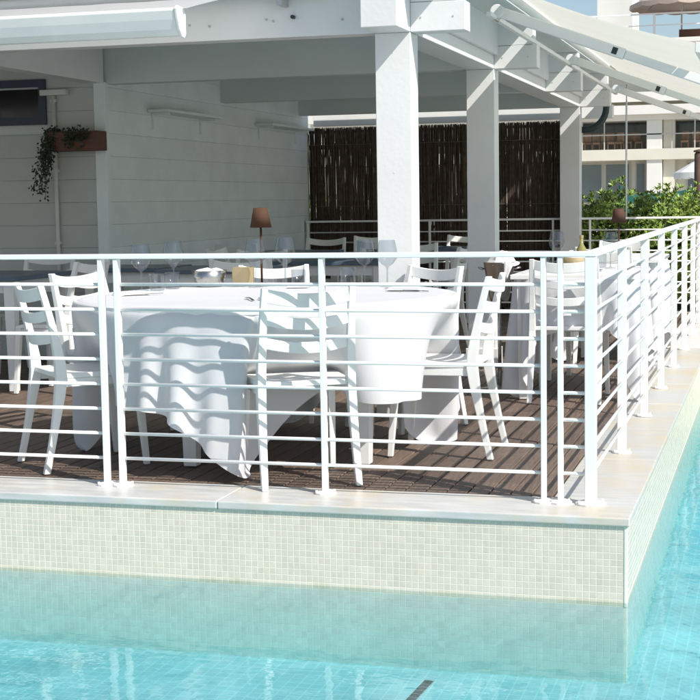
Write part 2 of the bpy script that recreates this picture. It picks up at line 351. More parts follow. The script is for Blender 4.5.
# eave beam along the columns, its end sticking out at the front
obj('eave_beam', MB().box((COLX0+.001, 1.92, BZ+.001), (COLX1-.001, 9.7, 2.43)), 'wall', pav, bevel=.004)
for k, y in enumerate(rafY):
    obj('rafter', MB().box((-8.6, y+.002, BZ+.003), (COLX0-.0, y+.14, 2.43)), 'wall' if k == 0 else 'ceil', pav, bevel=.003)  # inner rafters darker than the front one: roof shade put into their colour
    t_ = .14
    obj('bracket', MB().box((COLX1, y+.001, BZ), (-.935, y+t_, 2.262)), 'wall', pav, bevel=.003)
    obj('bracket_block', MB().box((COLX1, y+.006, 2.2645), (-.962, y+t_-.004, 2.43)), 'wall', pav, bevel=.003)
obj('side_beam', MB().box((-4.35, 2.362, BZ+.006), (-4.215, 4.70, 2.43)), 'wall', pav, bevel=.003)
obj('roof', MB().box((-8.8, 2.0, 2.431), (-.957, 9.7, 2.6)), 'ceil', pav, bevel=.004)
obj('roof_fascia', MB().box((COLX1+.004, 2.37, 2.2), (COLX1+.028, 9.68, 2.4305)), 'wall', pav)
for X, Z in ((-3.62,2.165),(-3.5,2.17),(-2.52,2.2),(-2.4,2.19),(-2.06,2.21),(-2.02,2.20),(-1.62,2.19),(-1.58,2.3)):
    obj('bolt_head', MB().tube([(X,2.2225,Z),(X,2.214,Z)], .0065, 8), 'greylight', pav)
for y in colY:
    for zz in (.6, 1.35, 2.0): obj('screw_head', MB().tube([(COLX0+.1,y+.001,zz),(COLX0+.1,y-.002,zz)], .004, 8), 'wall', pav)
for k, y in enumerate(rafY):
    for xx in (-1.18,-1.0): obj('screw_head', MB().tube([(xx,y+.002,2.18),(xx,y-.002,2.18)], .005, 8), 'greylight', pav)
# panelled walls
lw = obj('wall', MB().box((-4.6, 4.735, -.0), (-4.236, 9.86, 2.43)), 'ceil', pav)
fw = obj('wall', MB().box((-8.6, 4.722, -.0), (-4.6, 4.95, 2.43)), 'ceil', pav)
PH = .1735; z = .005; k = 0
while z < 2.4:
    z1 = min(z+PH-.0013, 2.425)
    obj('plank', MB().box((-4.2355, 4.755, z), (-4.212-random.uniform(0,.002), 9.84, z1)), 'wallplank', lw, bevel=.0009)
    # window opening in the front wall
    for a, b in (((-8.6, -4.30),) if not (1.80 < (z+z1)/2 < 2.17) else ((-8.6, -5.9), (-4.70, -4.30))):
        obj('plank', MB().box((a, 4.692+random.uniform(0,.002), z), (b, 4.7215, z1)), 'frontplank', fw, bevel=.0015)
    z += PH; k += 1
obj('corner_trim', MB().box((-4.298, 4.686, 0), (-4.206, 4.753, 2.12)), 'wallplank', pav, bevel=.004)
win = obj('window', MB().box((-5.9, 4.70, 1.83), (-4.70, 4.7215, 2.15)), 'blackglass', fw)
fr = MB()
for a, b in (((-5.93,4.672,1.815),(-4.692,4.7,1.875)),((-5.93,4.672,2.10),(-4.692,4.7,2.158)),((-5.93,4.672,1.8752),(-5.87,4.7,2.0998)),((-4.752,4.672,1.8752),(-4.692,4.7,2.0998))): fr.box(a, b)
obj('window_frame', fr, 'navyframe', fw)
for (X, Y) in ((-1.9, 3.4), (-1.62, 6.0), (-3.2, 6.0), (-1.6, 8.3)):
    obj('ceiling_light', MB().lathe([(.045,-.06),(.05,-.055),(.05,0)], 14, (X,Y,2.43)), 'greylight', pav, smooth=False)
# white box gutter closing the back of the roof
tag(obj('roller_blind_box', MB().loft([[(X,9.98,2.012),(X,10.12,2.012),(X,10.12,2.148),(X,10.0,2.148)] for X in (-4.2,-.96)]), 'strip', bevel=.004), 'long white blind box above the dark reed screen', 'blind box')

# wall shelves on the long wall
def shelf(y0, y1, z_, label):
    t = thing('wall_shelf', label, 'shelf', (-4.2, y0, z_), 0, 'wall shelves')
    obj('board', MB().box((-.01, 0, 0), (.17, y1-y0, .022)), 'wallplank', t, bevel=.003)
    for yy in (.08, (y1-y0)-.12):
        obj('bracket', MB().box((-.012, yy, -.13), (.004, yy+.022, -.0005)), 'wallplank', t)
        obj('bracket', MB().box((.0045, yy, -.02), (.14, yy+.022, -.0005)), 'wallplank', t)
    return t
shelf(5.5, 6.75, 1.935, 'white wall shelf with brackets next to the wall corner with planter')
shelf(8.1, 9.45, 1.94, 'white wall shelf with brackets next to the reed screen')
# wall conduit
t = thing('wall_conduit', 'pale vertical pipe on the white plank wall beside the planter', 'pipe', (-4.625, 4.672, 0))
obj('pipe', MB().tube([(0,0,.0),(0,0,2.03)], .016, 10), 'pipe', t, smooth=True)
for zz in (.9, 1.45, 1.98): obj('clip', MB().box((-.024,-.012,zz),(.024,.02,zz+.02)), 'pipe', t)
obj('junction_box', MB().box((-.1,-.03,2.032),(.12,.02,2.075)), 'pipe', t, bevel=.004)
# planter with trailing plant
t = thing('wall_planter', 'rust brown wooden planter box hung on the white plank wall', 'planter', (-4.40, 4.6, 1.605))
b = MB(); b.box((-.21,-.075,0),(.21,-.058,.145)); obj('front_board', b, 'box', t, bevel=.006)
b = MB(); b.box((-.21,.055,0),(.21,.071,.145)); obj('back_board', b, 'box', t, bevel=.004)
for s in (-1, 1): obj('end_board', MB().box((s*.2-.01,-.057,0),(s*.2+.01,.0545,.145)), 'box', t, bevel=.004)
obj('base_board', MB().box((-.189,-.057,.001),(.189,.0545,.018)), 'box', t)
obj('soil', MB().box((-.189,-.057,.019),(.189,.0545,.115)), 'deckbase', t)
def leaf_quad(b, p, d, n, L, W):
    d = d.normalized(); s = d.cross(n).normalized(); n = s.cross(d)
    q = [p, p+d*L*.5+s*W*.5-n*L*.05, p+d*L-n*L*.12, p+d*L*.5-s*W*.5-n*L*.05, p+d*L*.5+n*W*.12]
    b.add([tuple(v) for v in q], [(0,1,4),(1,2,4),(2,3,4),(3,0,4)])
def rv(): return Vector((random.gauss(0,1), random.gauss(0,1), random.gauss(0,1)))
pl = thing('trailing_plant', 'dark trailing vine spilling from the brown wall planter', 'plant', (-4.40, 4.6, 1.72))
lf = MB(); stm = MB()
strands = [(-.19+random.uniform(-.04,.05), random.uniform(-.07,-.03), random.uniform(.18,.6)) for _ in range(13)] + [(.02+random.uniform(-.09,.09), -.06, random.uniform(.03,.11)) for _ in range(7)]
for (sx_, sy_, ln) in strands:
    pts = []; p = Vector((sx_, sy_+.05, .0)); lean = random.uniform(-.28,-.08) if sx_ < -.1 else random.uniform(-.1,.1)
    for q in range(14):
        f_ = q/13
        pts.append(Vector((sx_+lean*f_*ln+random.uniform(-.008,.008), sy_+.05-min(f_*3,1)*.085, .02+math.sin(min(f_*3,1)*math.pi)*.03-max(0,f_-.12)*ln)))
    stm.tube(pts, .002, 4)
    for q in range(int(30+ln*75)):
        pt = pts[random.randrange(1,14)]+rv()*.014; leaf_quad(lf, pt, rv()*.7+Vector((0,-.4,-.5)), Vector((0,-1,.4))+rv()*.3, random.uniform(.018,.03), random.uniform(.014,.02))
for q in range(140): leaf_quad(lf, Vector((random.choice([-.17,-.15,-.12,.0,.03]),-.03,.0))+rv()*.026, rv()+Vector((0,0,.6)), rv()+Vector((0,-1,0)), .028, .018)
obj('foliage', lf, 'ivy', pl); obj('stem', stm, 'stem', pl)

# ------------------------------------------------------------------ reed screen at the back
rs = thing('reed_screen', 'dark brown reed screen closing the back of the pavilion', 'screen', (0, 9.8, 0))
b = MB(); X = -4.19
while X < -1.46:
    for layer in range(4):
        if random.random() < .02: continue
        r = random.uniform(.0018,.0036); top = random.uniform(1.972,1.99) if random.random() < .7 else random.uniform(1.82,1.98)
        y = layer*.006+random.uniform(-.004,.004); dx = random.uniform(-.03,.03)
        zs = [0.05, .7, 1.35, top]; pts = [(X+random.uniform(-.004,.004)+dx*(zz/2)**2, y, zz) for zz in zs]
        b.tube(pts, r, 4)
    X += random.uniform(.0045,.0068)
o = obj('reeds', b, 'reed', rs); o['kind'] = 'stuff'
b = MB()
for z_ in (.3,.72,1.14,1.56,1.80): b.tube([(-4.2,-.012,z_),(-1.45,-.012,z_)], .004, 6)
obj('binding_wire', b, 'reed', rs)
for zz in (1.755, .5): obj('batten', MB().box((-4.2,.024,zz),(-1.45,.05,zz+.045)), 'reed', rs)
obj('top_rail', MB().box((-4.2,.024,1.925),(-1.45,.05,1.955)), 'reed', rs)
for X in (-4.18,-3.2,-2.3,-1.47): obj('stake', MB().box((X-.014,.0505,0),(X+.014,.09,1.98)), 'reed', rs)

# ------------------------------------------------------------------ railings
RT = .98; rods = [.118+.1063*k for k in range(8)]
def flange(par, x, y, w=.045, d=.04):
    b = MB(); b.lathe([(w,.0),(w,.006),(w*.8,.010),(w*.45,.016)], 14, (x,y,0)); obj('flange', b, 'flange', par, smooth=False)
    for sx, sy in ((-1,-1),(1,1)):
        obj('bolt', MB().lathe([(.006,.008),(.006,.016)], 6, (x+sx*w*.7,y+sy*w*.5,0)), 'flange', par)
def rail_x(name, xs, y, xa_, xb, label, rod_spans, corner=None):
    t = thing(name, label, 'railing', (0,0,0))
    for X in xs:
        p = obj('post', MB().box((X-.0095, y-.02, .004), (X+.0095, y+.02, RT-.011)), 'rail', t, bevel=.002); flange(p, X, y)
    obj('top_rail', MB().box((xa_, y-.024, RT-.0105), (xb, y+.024, RT+.0105)), 'rail', t, bevel=.003)
    for a, b_ in rod_spans:
        for z_ in rods: obj('rod', MB().tube([(a,y+.004,z_),(b_,y+.004,z_)], .0073, 8), 'rail', t, smooth=True)
    return t
t = rail_x('front_railing', [-4.78,-3.874,-2.969,-2.064,-1.992,-1.087,-.184,-.118], 0, -4.8, .0235, 'white metal railing along the pool wall with paired posts and thin rods',
       [(-4.79,-2.064),(-1.992,-.184),(-.118,-.02)])
t = thing('side_railing', 'white railing with wide flat posts running back along the marble pool edge', 'railing')
c = obj('corner_post', MB().box((-.022,-.022,.004),(.022,.022,RT-.011)), 'rail', t, bevel=.003); flange(c, 0, 0, .06)
for i in range(1, 8):
    Y = 1.2201*i
    p = obj('post', MB().box((-.021, Y-.0085, .004), (.021, Y+.0085, RT-.011)), 'rail', t, bevel=.002); flange(p, 0, Y)
obj('top_rail', MB().box((-.0235, .025, RT-.0105), (.0235, 9.64, RT+.0105)), 'rail', t, bevel=.003)
for z_ in rods:
    for i in range(8):
        a, b_ = 1.2201*i+.02*(i == 0), min(1.2201*(i+1), 9.62); obj('rod', MB().tube([(0,a,z_),(0,b_,z_)], .0073, 8), 'rail', t, smooth=True)
rail_x('rear_railing', [-4.17,-2.83,-1.53,-1.15,-.08], 9.64, -4.19, -.025, 'white railing across the back of the deck in front of the reed screen', [(-4.19,-1.44),(-1.23,-.03)])

# ------------------------------------------------------------------ awnings
aw = thing('side_awning', 'long cream canvas awning on white arms sloping out over the side railing', 'awning')
A0, A1 = (-.84, 2.42), (.225, 2.058); YA, YB = 3.1, 10.4
roll_ = MB().tube([(-.862,YA-.9,2.40),(-.862,YB,2.40)], .026, 14); obj('roller_tube', roll_, 'strip', aw, smooth=True)
nx, ny = 26, 90; vs = []; fs = []
for j in range(ny+1):
    Y = YA + (YB-YA)*j/ny
    for i in range(nx+1):
        f_ = i/nx; sag = -.022*math.sin(math.pi*f_)*(.6+.4*math.sin(Y*1.7)); rip = .006*math.sin(Y*9+f_*2)*f_*(1-f_)*4 + .004*math.sin(Y*23+1.3)*(f_*.5+.2)
        ed = .02*math.exp(-(Y-YA)*6)*math.sin(math.pi*f_)
        vs.append((A0[0]+(A1[0]-A0[0])*f_, Y, A0[1]+(A1[1]-A0[1])*f_+sag+rip-ed+.012)); 
for j in range(ny):
    for i in range(nx): a = j*(nx+1)+i; fs.append((a,a+1,a+nx+2,a+nx+1))
me = bpy.data.meshes.new('canvas'); me.from_pydata(vs, [], fs); obj('canvas', me, 'awning', aw, smooth=True)
obj('front_bar', MB().loft([[(.226,Y,2.01),(.262,Y,2.005),(.272,Y,2.03),(.262,Y,2.068),(.228,Y,2.07)] for Y in (YA-.03,YB+.03)]), 'strip', aw, bevel=.004)
obj('pivot_bar', MB().box((-.985,3.1,2.275),(-.955,10.45,2.303)), 'strip', aw, bevel=.003)
for Y in (3.33, 6.7, 10.3):
    S, E_ = Vector((-.95,Y,2.325)), Vector((.27,Y,1.865)); d = (E_-S).normalized(); n_ = Vector((-d.z,0,d.x))
    def armbox(a, b_, hw, hh):
        p0 = S+(E_-S)*a; p1 = S+(E_-S)*b_; b = MB()
        b.loft([[p+Vector((0,s1*hw,0))+n_*s2*hh for s1,s2 in ((-1,-1),(1,-1),(1,1),(-1,1))] for p in (p0,p1)]); return b
    ar = obj('arm', armbox(0,.62,.026,.033), 'strip', aw, bevel=.006)
    obj('arm_sleeve', armbox(.6205,1,.02,.026), 'strip', ar, bevel=.005)
    obj('slot', armbox(.56,.585,.0275,.02), 'darkpipe', ar)
    obj('shoulder', MB().tube([(-.955,Y-.045,2.325),(-.955,Y+.045,2.325)], .042, 16), 'strip', ar, bevel=.004)
    obj('hinge_pin', MB().tube([(-.965,Y-.05,2.28),(-.965,Y+.05,2.28)], .012, 8), 'steel', ar)
    obj('end_link', MB().box((.252,Y-.012,1.85),(.27,Y+.012,2.004)), 'strip', ar, bevel=.003)
obj('crank_rod', MB().tube([(-.86,10.42,2.2),(-.86,10.42,.45)], .010, 8), 'strip', aw, smooth=True)
obj('crank_eye', MB().tube([(-.86,10.42,2.19),(-.86,10.42,2.41)], .006, 8), 'steel', aw, smooth=True)

al = thing('front_awning', 'white canvas awning with rounded front bar fixed to the front beam', 'awning')
XL, XR = -8.4, -2.045
vs = []; fs = []; nx, ny = 40, 10
for j in range(ny+1):
    f_ = j/ny
    for i in range(nx+1):
        X = XL+(XR-XL)*i/nx; vs.append((X, 1.0+1.13*f_, 2.130+.20*f_+.014*math.sin(math.pi*f_)+.004*math.sin(X*17)*math.sin(math.pi*f_)))
for j in range(ny):
    for i in range(nx): a = j*(nx+1)+i; fs.append((a,a+1,a+nx+2,a+nx+1))
me = bpy.data.meshes.new('canvas'); me.from_pydata(vs, [], fs); obj('canvas', me, 'awningw', al, smooth=True)
sec = [(1.0,2.003),(1.03,2.0),(1.045,2.02),(1.045,2.1),(1.02,2.128),(.955,2.132),(.938,2.118),(.952,2.075),(.972,2.03)]
obj('front_bar', MB().loft([[(X,y,z_) for y,z_ in sec] for X in (XL, -2.085)]), 'strip', al, bevel=.004)
obj('end_cap', MB().loft([[(X,1.0+(y-1.0)*1.1,2.065+(z_-2.065)*1.12) for y,z_ in sec] for X in (-2.0845,-2.07)]), 'strip', al, bevel=.003)
obj('roller_tube', MB().tube([(XL,2.15,2.355),(-1.72,2.15,2.355)], .034, 14), 'strip', al, smooth=True)
obj('roller_bracket', MB().box((-1.96,2.10,2.27),(-1.93,2.2195,2.39)), 'greylight', al, bevel=.003)
obj('end_knob', MB().tube([(-1.7195,2.15,2.355),(-1.68,2.15,2.355)], .045, 14), 'strip', al, bevel=.004)
obj('crank_eye', MB().tube([(-1.9,2.19,2.215),(-1.9,2.2195,2.215)], .011, 10), 'darkpipe', al)

# dark drain elbow behind the last column
t = MB(); pts = [(-1.0+ .0, 9.72, 2.2)]
pts = [(-1.215+.0-.2*math.sin(a)*0 + .215*math.cos(a), 9.74, 2.10-.215*math.sin(a)) for a in [i*math.pi/16 for i in range(9)]]
tag(obj('drain_elbow', MB().tube([(-1.0,9.74,2.25)]+pts+[(-1.4,9.74,1.885)], .034, 14), 'darkpipe', smooth=True), 'dark green curved drain pipe beside the rearmost column', 'pipe')

# ================================================================== FURNITURE
def make_chair(loc, rz, label, group):
    t = thing('chair', label, 'chair', loc, rz, group)
    # seat, slightly dished
    vs=[]; fs=[]; n=8
    for side in (0,1):
        for j in range(n+1):
            u=-.175+.385*j/n; wv=.2+.012*j/n
            for i in range(n+1):
                v=-wv+2*wv*i/n; q=1-(2*i/n-1)**2; z_=.447-.010*q*math.sin(math.pi*min(1,j/n*1.05))-(.012*(max(0,j/n-.85)/.15)**2)
                vs.append((v,u,z_-.024*side))
    k=(n+1)**2
    for j in range(n):
        for i in range(n):
            a=j*(n+1)+i; fs.append((a,a+1,a+n+2,a+n+1)); fs.append((k+a,k+a+n+1,k+a+n+2,k+a+1))
    for i in range(n):
        a=i; fs.append((a,k+a,k+a+1,a+1)); a=n*(n+1)+i; fs.append((a,a+1,k+a+1,k+a)); a=i*(n+1); fs.append((a,a+n+1,k+a+n+1,k+a)); a=i*(n+1)+n; fs.append((a,k+a,k+a+n+1,a+n+1))
    b=MB(); b.add(vs,fs); obj('seat', b, 'chair', t, bevel=.004)
    for s in (-1,1):
        path=[]; sec=[]
        for f_ in [i/12 for i in range(13)]:
            z_=.845*f_
            if z_<.44: u=-.165-.085*((.44-z_)/.44)**1.25
            else: u=-.165-.08*((z_-.44)/.405)**1.4
            hw=.0135+.005*math.sin(math.pi*min(1,f_*1.0)); hd=.015+.011*math.exp(-((z_-.43)/.16)**2)
            path.append((s*(.203-.017*f_),u,z_)); sec.append((hw,hd))
        obj('back_leg', MB().bar(path,sec), 'chair', t, bevel=.004)
        obj('front_leg', MB().bar([(s*.203,.226,0),(s*.192,.193,.4225)],[(.0125,.0135),(.018,.020)]), 'chair', t, bevel=.004)
        obj('side_rail', MB().box((s*.19-.01,-.145,.385),(s*.19+.01,.176,.4225)), 'chair', t, bevel=.003)
    obj('front_rail', MB().box((-.173,.176,.385),(.173,.2,.42)), 'chair', t, bevel=.003)
    for zc,h in ((.805,.058),(.705,.048),(.605,.048)):
        rings=[]; uo=-.165-.08*((zc-.44)/.405)**1.4
        for i in range(15):
            f_=i/14; v=-.18+.36*f_; q=1-(2*f_-1)**2
            u=uo-.036*q; z0=zc-.022*q+.008; hh=h/2
            rings.append([(v,u-.008,z0-hh),(v,u+.008,z0-hh),(v,u+.005,z0+hh),(v,u-.011,z0+hh)])
        obj('slat', MB().loft(rings), 'chair', t, bevel=.003)
    return t
CT = Vector((-1.70, 1.08)); RTAB = .93
def polar(a, r): return (CT.x+r*math.cos(R_(a)), CT.y+r*math.sin(R_(a)))
G1 = 'chairs round the big table'
chairs = []
proto = make_chair((-1.30,.315,0), face((-.5,.86)), 'white slat-back chair against the front railing with its back to the pool', G1)
seats = [((-1.30,.315),(-.5,.86))]
def chair(c, d, label, group, big=True):
    o = dup(proto, (c[0],c[1],0), face(d), label, group)
    if big: seats.append((c,d))
    return o
chair((-.82,1.125), (-1,0), 'white slat-back chair seen side-on between the two cloth-covered tables', G1)
chair((-2.41,.5), (.713,.70), 'white slat-back chair turned towards the lamp table beside the paired railing posts', G1)
for a, r, lb in ((163,1.0,'white slat-back chair facing the pool, its sunlit back beside the slate blue table'), (58,.93,'white slat-back chair behind the lamp table in front of the nearest column'), (107,.98,'white slat-back chair behind the table lamp facing the pool')):
    c = polar(a, r); chair(c, (CT.x-c[0], CT.y-c[1]), lb, G1)

# big round table
t = thing('round_table', 'large round dining table hidden under a white cloth, with table lamp', 'table', (CT.x, CT.y, 0))
obj('table_top', MB().lathe([(RTAB-.01,.715),(RTAB,.722),(RTAB,.742),(RTAB-.006,.747)], 64), 'tablewhite', t)
for (x_, y_) in ((-1.883,.52),(-1.115,.715),(-2.07,1.27),(-1.31,1.47)):
    obj('leg', MB().bar([(x_-CT.x,y_-CT.y,0),(x_-CT.x,y_-CT.y,.7145)],[(.031,.031),(.045,.045)]), 'tablewhite', t, bevel=.004)
obj('apron', MB().lathe([(.42,.66),(.42,.7145)], 32), 'tablewhite', t)

# ---- cloth by position based dynamics
def drape(n, sx_, sy_, cx, cy, rot, inside, zt, seats_=(), steps=270, slide=(110,205), seed=1, iters=10, shape=None):
    rg = np.random.RandomState(seed)
    u = np.linspace(-sx_/2, sx_/2, n); v = np.linspace(-sy_/2, sy_/2, n); U, V = np.meshgrid(u, v)
    if shape:      # cut cloth between a square and a circle: shape = (reach at mid side, reach at corner)
        th = np.arctan2(V, U); rs = (sx_/2)/np.maximum(np.maximum(np.abs(np.cos(th)), np.abs(np.sin(th))), 1e-6)
        k_ = (shape[0]+(shape[1]-shape[0])*np.abs(np.sin(2*th))**4.5)/rs; U, V = U*k_, V*k_
    ca, sa = math.cos(rot), math.sin(rot)
    p = np.stack([cx+U*ca-V*sa, cy+U*sa+V*ca, np.full_like(U, zt+.012)], -1); p0 = p.copy(); p = p + rg.normal(0, .0015, (n,n,3))
    vel = np.zeros_like(p); dx = sx_/(n-1); dy = sy_/(n-1); dg = math.hypot(dx, dy); dt = 1/50
    cons = []
    for k in (0,1):
        cons.append((np.s_[:,k:n-1:2], np.s_[:,k+1:n:2], dx, 1.)); cons.append((np.s_[k:n-1:2,:], np.s_[k+1:n:2,:], dy, 1.))
        cons.append((np.s_[k:n-1:2,0:n-1], np.s_[k+1:n:2,1:n], dg, .35)); cons.append((np.s_[k:n-1:2,1:n], np.s_[k+1:n:2,0:n-1], dg, .35))
    for k in range(4):
        for o_ in (0,1):
            pass
    bend = []
    for st in (3,):
        bend.append((np.s_[:,0:n-st], np.s_[:,st:n], dx*st)); bend.append((np.s_[0:n-st,:], np.s_[st:n,:], dy*st))
    def fix(a, b):
        m_ = min(p[a].shape[0], p[b].shape[0]); k_ = min(p[a].shape[1], p[b].shape[1]); return p[a][:m_,:k_], p[b][:m_,:k_]
    d0 = inside(p0[...,0], p0[...,1])[0]; still = d0 < -.035; out0 = d0 > .03; rest_p = p0.copy(); rest_p[...,2] = zt+.005
    def rest(a, b):
        A, B = p0[a], p0[b]; m_ = min(A.shape[0], B.shape[0]); k_ = min(A.shape[1], B.shape[1]); return np.linalg.norm(A[:m_,:k_]-B[:m_,:k_], axis=-1, keepdims=True)
    cons = [(a, b, rest(a, b), k) for a, b, L, k in cons]; bend = [(a, b, rest(a, b)) for a, b, L in bend]
    for s in range(steps):
        damp = .985 if s < steps-40 else .93
        vel *= damp; vel[...,2] -= 9.8*dt
        sp = np.linalg.norm(vel, axis=-1, keepdims=True); vel *= np.minimum(1, 2.2/np.maximum(sp, 1e-6))
        old = p.copy(); p = p+vel*dt
        off = 0 if not seats_ else 1.7*max(0, min(1, 1-(s-slide[0])/(slide[1]-slide[0])))
        touched = np.zeros(p.shape[:2], bool)
        for it in range(iters):
            for a, b, L, k in cons:
                A, B = fix(a, b); d = B-A; l = np.linalg.norm(d, axis=-1, keepdims=True); c_ = d*((l-L)/np.maximum(l, 1e-9)*.5*k); A += c_; B -= c_
            if it % 3 == 0:
                for a, b, L in bend:
                    A, B = p[a].copy(), p[b].copy(); d = B-A; l = np.linalg.norm(d, axis=-1, keepdims=True); c_ = d*(np.minimum(l-L, 0)/np.maximum(l, 1e-9)*.025); p[a] += c_; p[b] -= c_
            # table
            dist, gx, gy = inside(p[...,0], p[...,1])       # signed distance outside(+), outward dir
            z_ = p[...,2]; th = .008
            hit = (dist < th) & (z_ < zt+.005) & (z_ > zt-.06)
            depth_side = th-dist; depth_top = zt+.005-z_
            topm = hit & ((depth_top < depth_side) | (dist < -.03)); sidem = hit & ~topm
            p[...,2] = np.where(topm, zt+.005, p[...,2])
            p[still] = rest_p[still]
            p[...,0] += np.where(sidem, gx*depth_side, 0); p[...,1] += np.where(sidem, gy*depth_side, 0)
            for (c, d) in seats_:
                dl = math.hypot(*d); dX, dY = d[0]/dl, d[1]/dl; cX, cY = c[0]-dX*off, c[1]-dY*off
                rx, ry = p[...,0]-cX, p[...,1]-cY; a_ = rx*dX+ry*dY; b_ = rx*dY-ry*dX; z_ = p[...,2]
                e1 = .225-a_; e2 = .222-np.abs(b_); e3 = .458-z_; inb = (e1 > 0) & (a_ > -.3) & (e2 > 0) & (e3 > 0) & (z_ > .36)
                if inb.any():
                    e4 = z_-.36; mn = np.minimum(np.minimum(e1, e2), np.minimum(e3, e4)); cap = np.minimum(mn, .02)
                    q3 = inb & (mn == e3); q4 = inb & (mn == e4) & ~q3; q2 = inb & (mn == e2) & ~q3 & ~q4; q1 = inb & ~q3 & ~q4 & ~q2
                    p[...,2] += np.where(q3, cap, 0) - np.where(q4, cap, 0)
                    ax = np.where(q2, np.sign(b_)*cap, 0); p[...,0] += ax*dY; p[...,1] += -ax*dX
                    ax = np.where(q1, cap, 0); p[...,0] += ax*dX; p[...,1] += ax*dY
                    touched |= inb
            p[...,2] = np.minimum(np.maximum(p[...,2], .006), np.where(out0, zt+.006, 9.))
            back = out0 & (inside(p[...,0], p[...,1])[0] < -.02) & (p[...,2] > zt-.05); p[back] = old[back]
        vel = (p-old)/dt
        on = (p[...,2] <= .0075) | topm
        vel[on] *= np.array([.35,.35,1.]); vel[touched] *= .15
    return p
def cloth_obj(p, label, group=None, tz=.003):
    n = p.shape[0]; vs = [tuple(q) for q in p.reshape(-1,3)]
    fs = [(j*n+i, j*n+i+1, (j+1)*n+i+1, (j+1)*n+i) for j in range(n-1) for i in range(n-1)]
    me = bpy.data.meshes.new('tablecloth'); me.from_pydata(vs, [], fs); me.update()
    o = obj('tablecloth', me, 'cloth', smooth=True)
    so_ = o.modifiers.new('smooth', 'SMOOTH'); so_.iterations = 2; so_.factor = .4
    ss = o.modifiers.new('sub', 'SUBSURF'); ss.levels = 1; ss.render_levels = 1
    return tag(o, label, 'tablecloth', group)
def disk(cx, cy, R):
    def f(x, y):
        dx_, dy_ = x-cx, y-cy; r = np.maximum(np.hypot(dx_, dy_), 1e-6); return r-R, dx_/r, dy_/r
    return f
def rect(x0, x1, y0, y1):
    cx, cy, hx, hy = (x0+x1)/2, (y0+y1)/2, (x1-x0)/2, (y1-y0)/2
    def f(x, y):
        ax, ay = np.abs(x-cx)-hx, np.abs(y-cy)-hy; sx_, sy_ = np.sign(x-cx), np.sign(y-cy)
        m_ = ax > ay; both = (ax > 0) & (ay > 0); l = np.maximum(np.hypot(np.maximum(ax,0), np.maximum(ay,0)), 1e-6)
        d = np.where(both, l, np.maximum(ax, ay)); return d, np.where(both, sx_*ax/l, np.where(m_, sx_, 0)), np.where(both, sy_*ay/l, np.where(m_, 0, sy_))
    return f
CS = 2.58
cloth_obj(drape(112, CS, CS, CT.x-.0, CT.y-.0, R_(15-45), disk(CT.x, CT.y, RTAB), .749, seats, seed=3, shape=(1.29, 1.46)), 'white tablecloth on the big round table, its corners hanging to the deck')

# second table by the side railing
def rect_table(name, x0, x1, y0, y1, label, top='tablewhite', inset=.04, group=None):
    t = thing(name, label, 'table', ((x0+x1)/2, (y0+y1)/2, 0), 0, group); hx, hy = (x1-x0)/2, (y1-y0)/2
    obj('table_top', MB().box((-hx,-hy,.718),(hx,hy,.747)), top, t, bevel=.004)
    ap = MB()
    for s in (-1,1): ap.box((-hx+.07, s*(hy-.06)-.01, .64), (hx-.07, s*(hy-.06)+.01, .717)); ap.box((s*(hx-.06)-.01, -hy+.072, .64), (s*(hx-.06)+.01, hy-.072, .717))
    obj('apron', ap, 'tablewhite', t)
    for sx in (-1,1):
        for sy in (-1,1): obj('leg', MB().bar([(sx*(hx-inset-.03),sy*(hy-inset-.03),0),(sx*(hx-inset-.03),sy*(hy-inset-.03),.7175)],[(.026,.026),(.037,.037)]), 'tablewhite', t, bevel=.003)
    return t
rect_table('dining_table', -.83, -.10, 2.98, 4.05, 'dining table under a white cloth next to the wine cooler stand', group='tables by the side railing')
c2 = [((-.495,3.10),(0,1)), ((-.45,4.0),(0,-1))]
cloth_obj(drape(60, 1.62, 1.66, -.485, 3.515, R_(3), rect(-.83,-.10,2.98,4.05), .749, (), steps=170, seed=5, iters=9), 'white tablecloth on the table next to the wine cooler stand')
rect_table('dining_table', -.86, -.12, 5.15, 6.2, 'dining table under a white cloth nearest the hedge, with mauve lamp', group='tables by the side railing')
cloth_obj(drape(48, 1.6, 1.9, -.49, 5.675, 0, rect(-.86,-.12,5.15,6.2), .749, (), steps=120, seed=6, iters=8), 'white tablecloth under the mauve brown lamp by the hedge')
G2 = 'chairs by the side railing'
chair((-.495,3.10), (0,1), 'white slat-back chair behind the railing corner facing the second table', G2, False)
chair((-.45,4.02), (0,-1), 'white slat-back chair between the second and third cloth-covered tables, facing the pool', G2, False)
chair((-.5,5.2), (0,1), 'white slat-back chair with its back to the pool at the table with the mauve lamp', G2, False)
chair((-.5,6.25), (0,-1), 'white slat-back chair facing the pool behind the mauve lamp', G2, False)

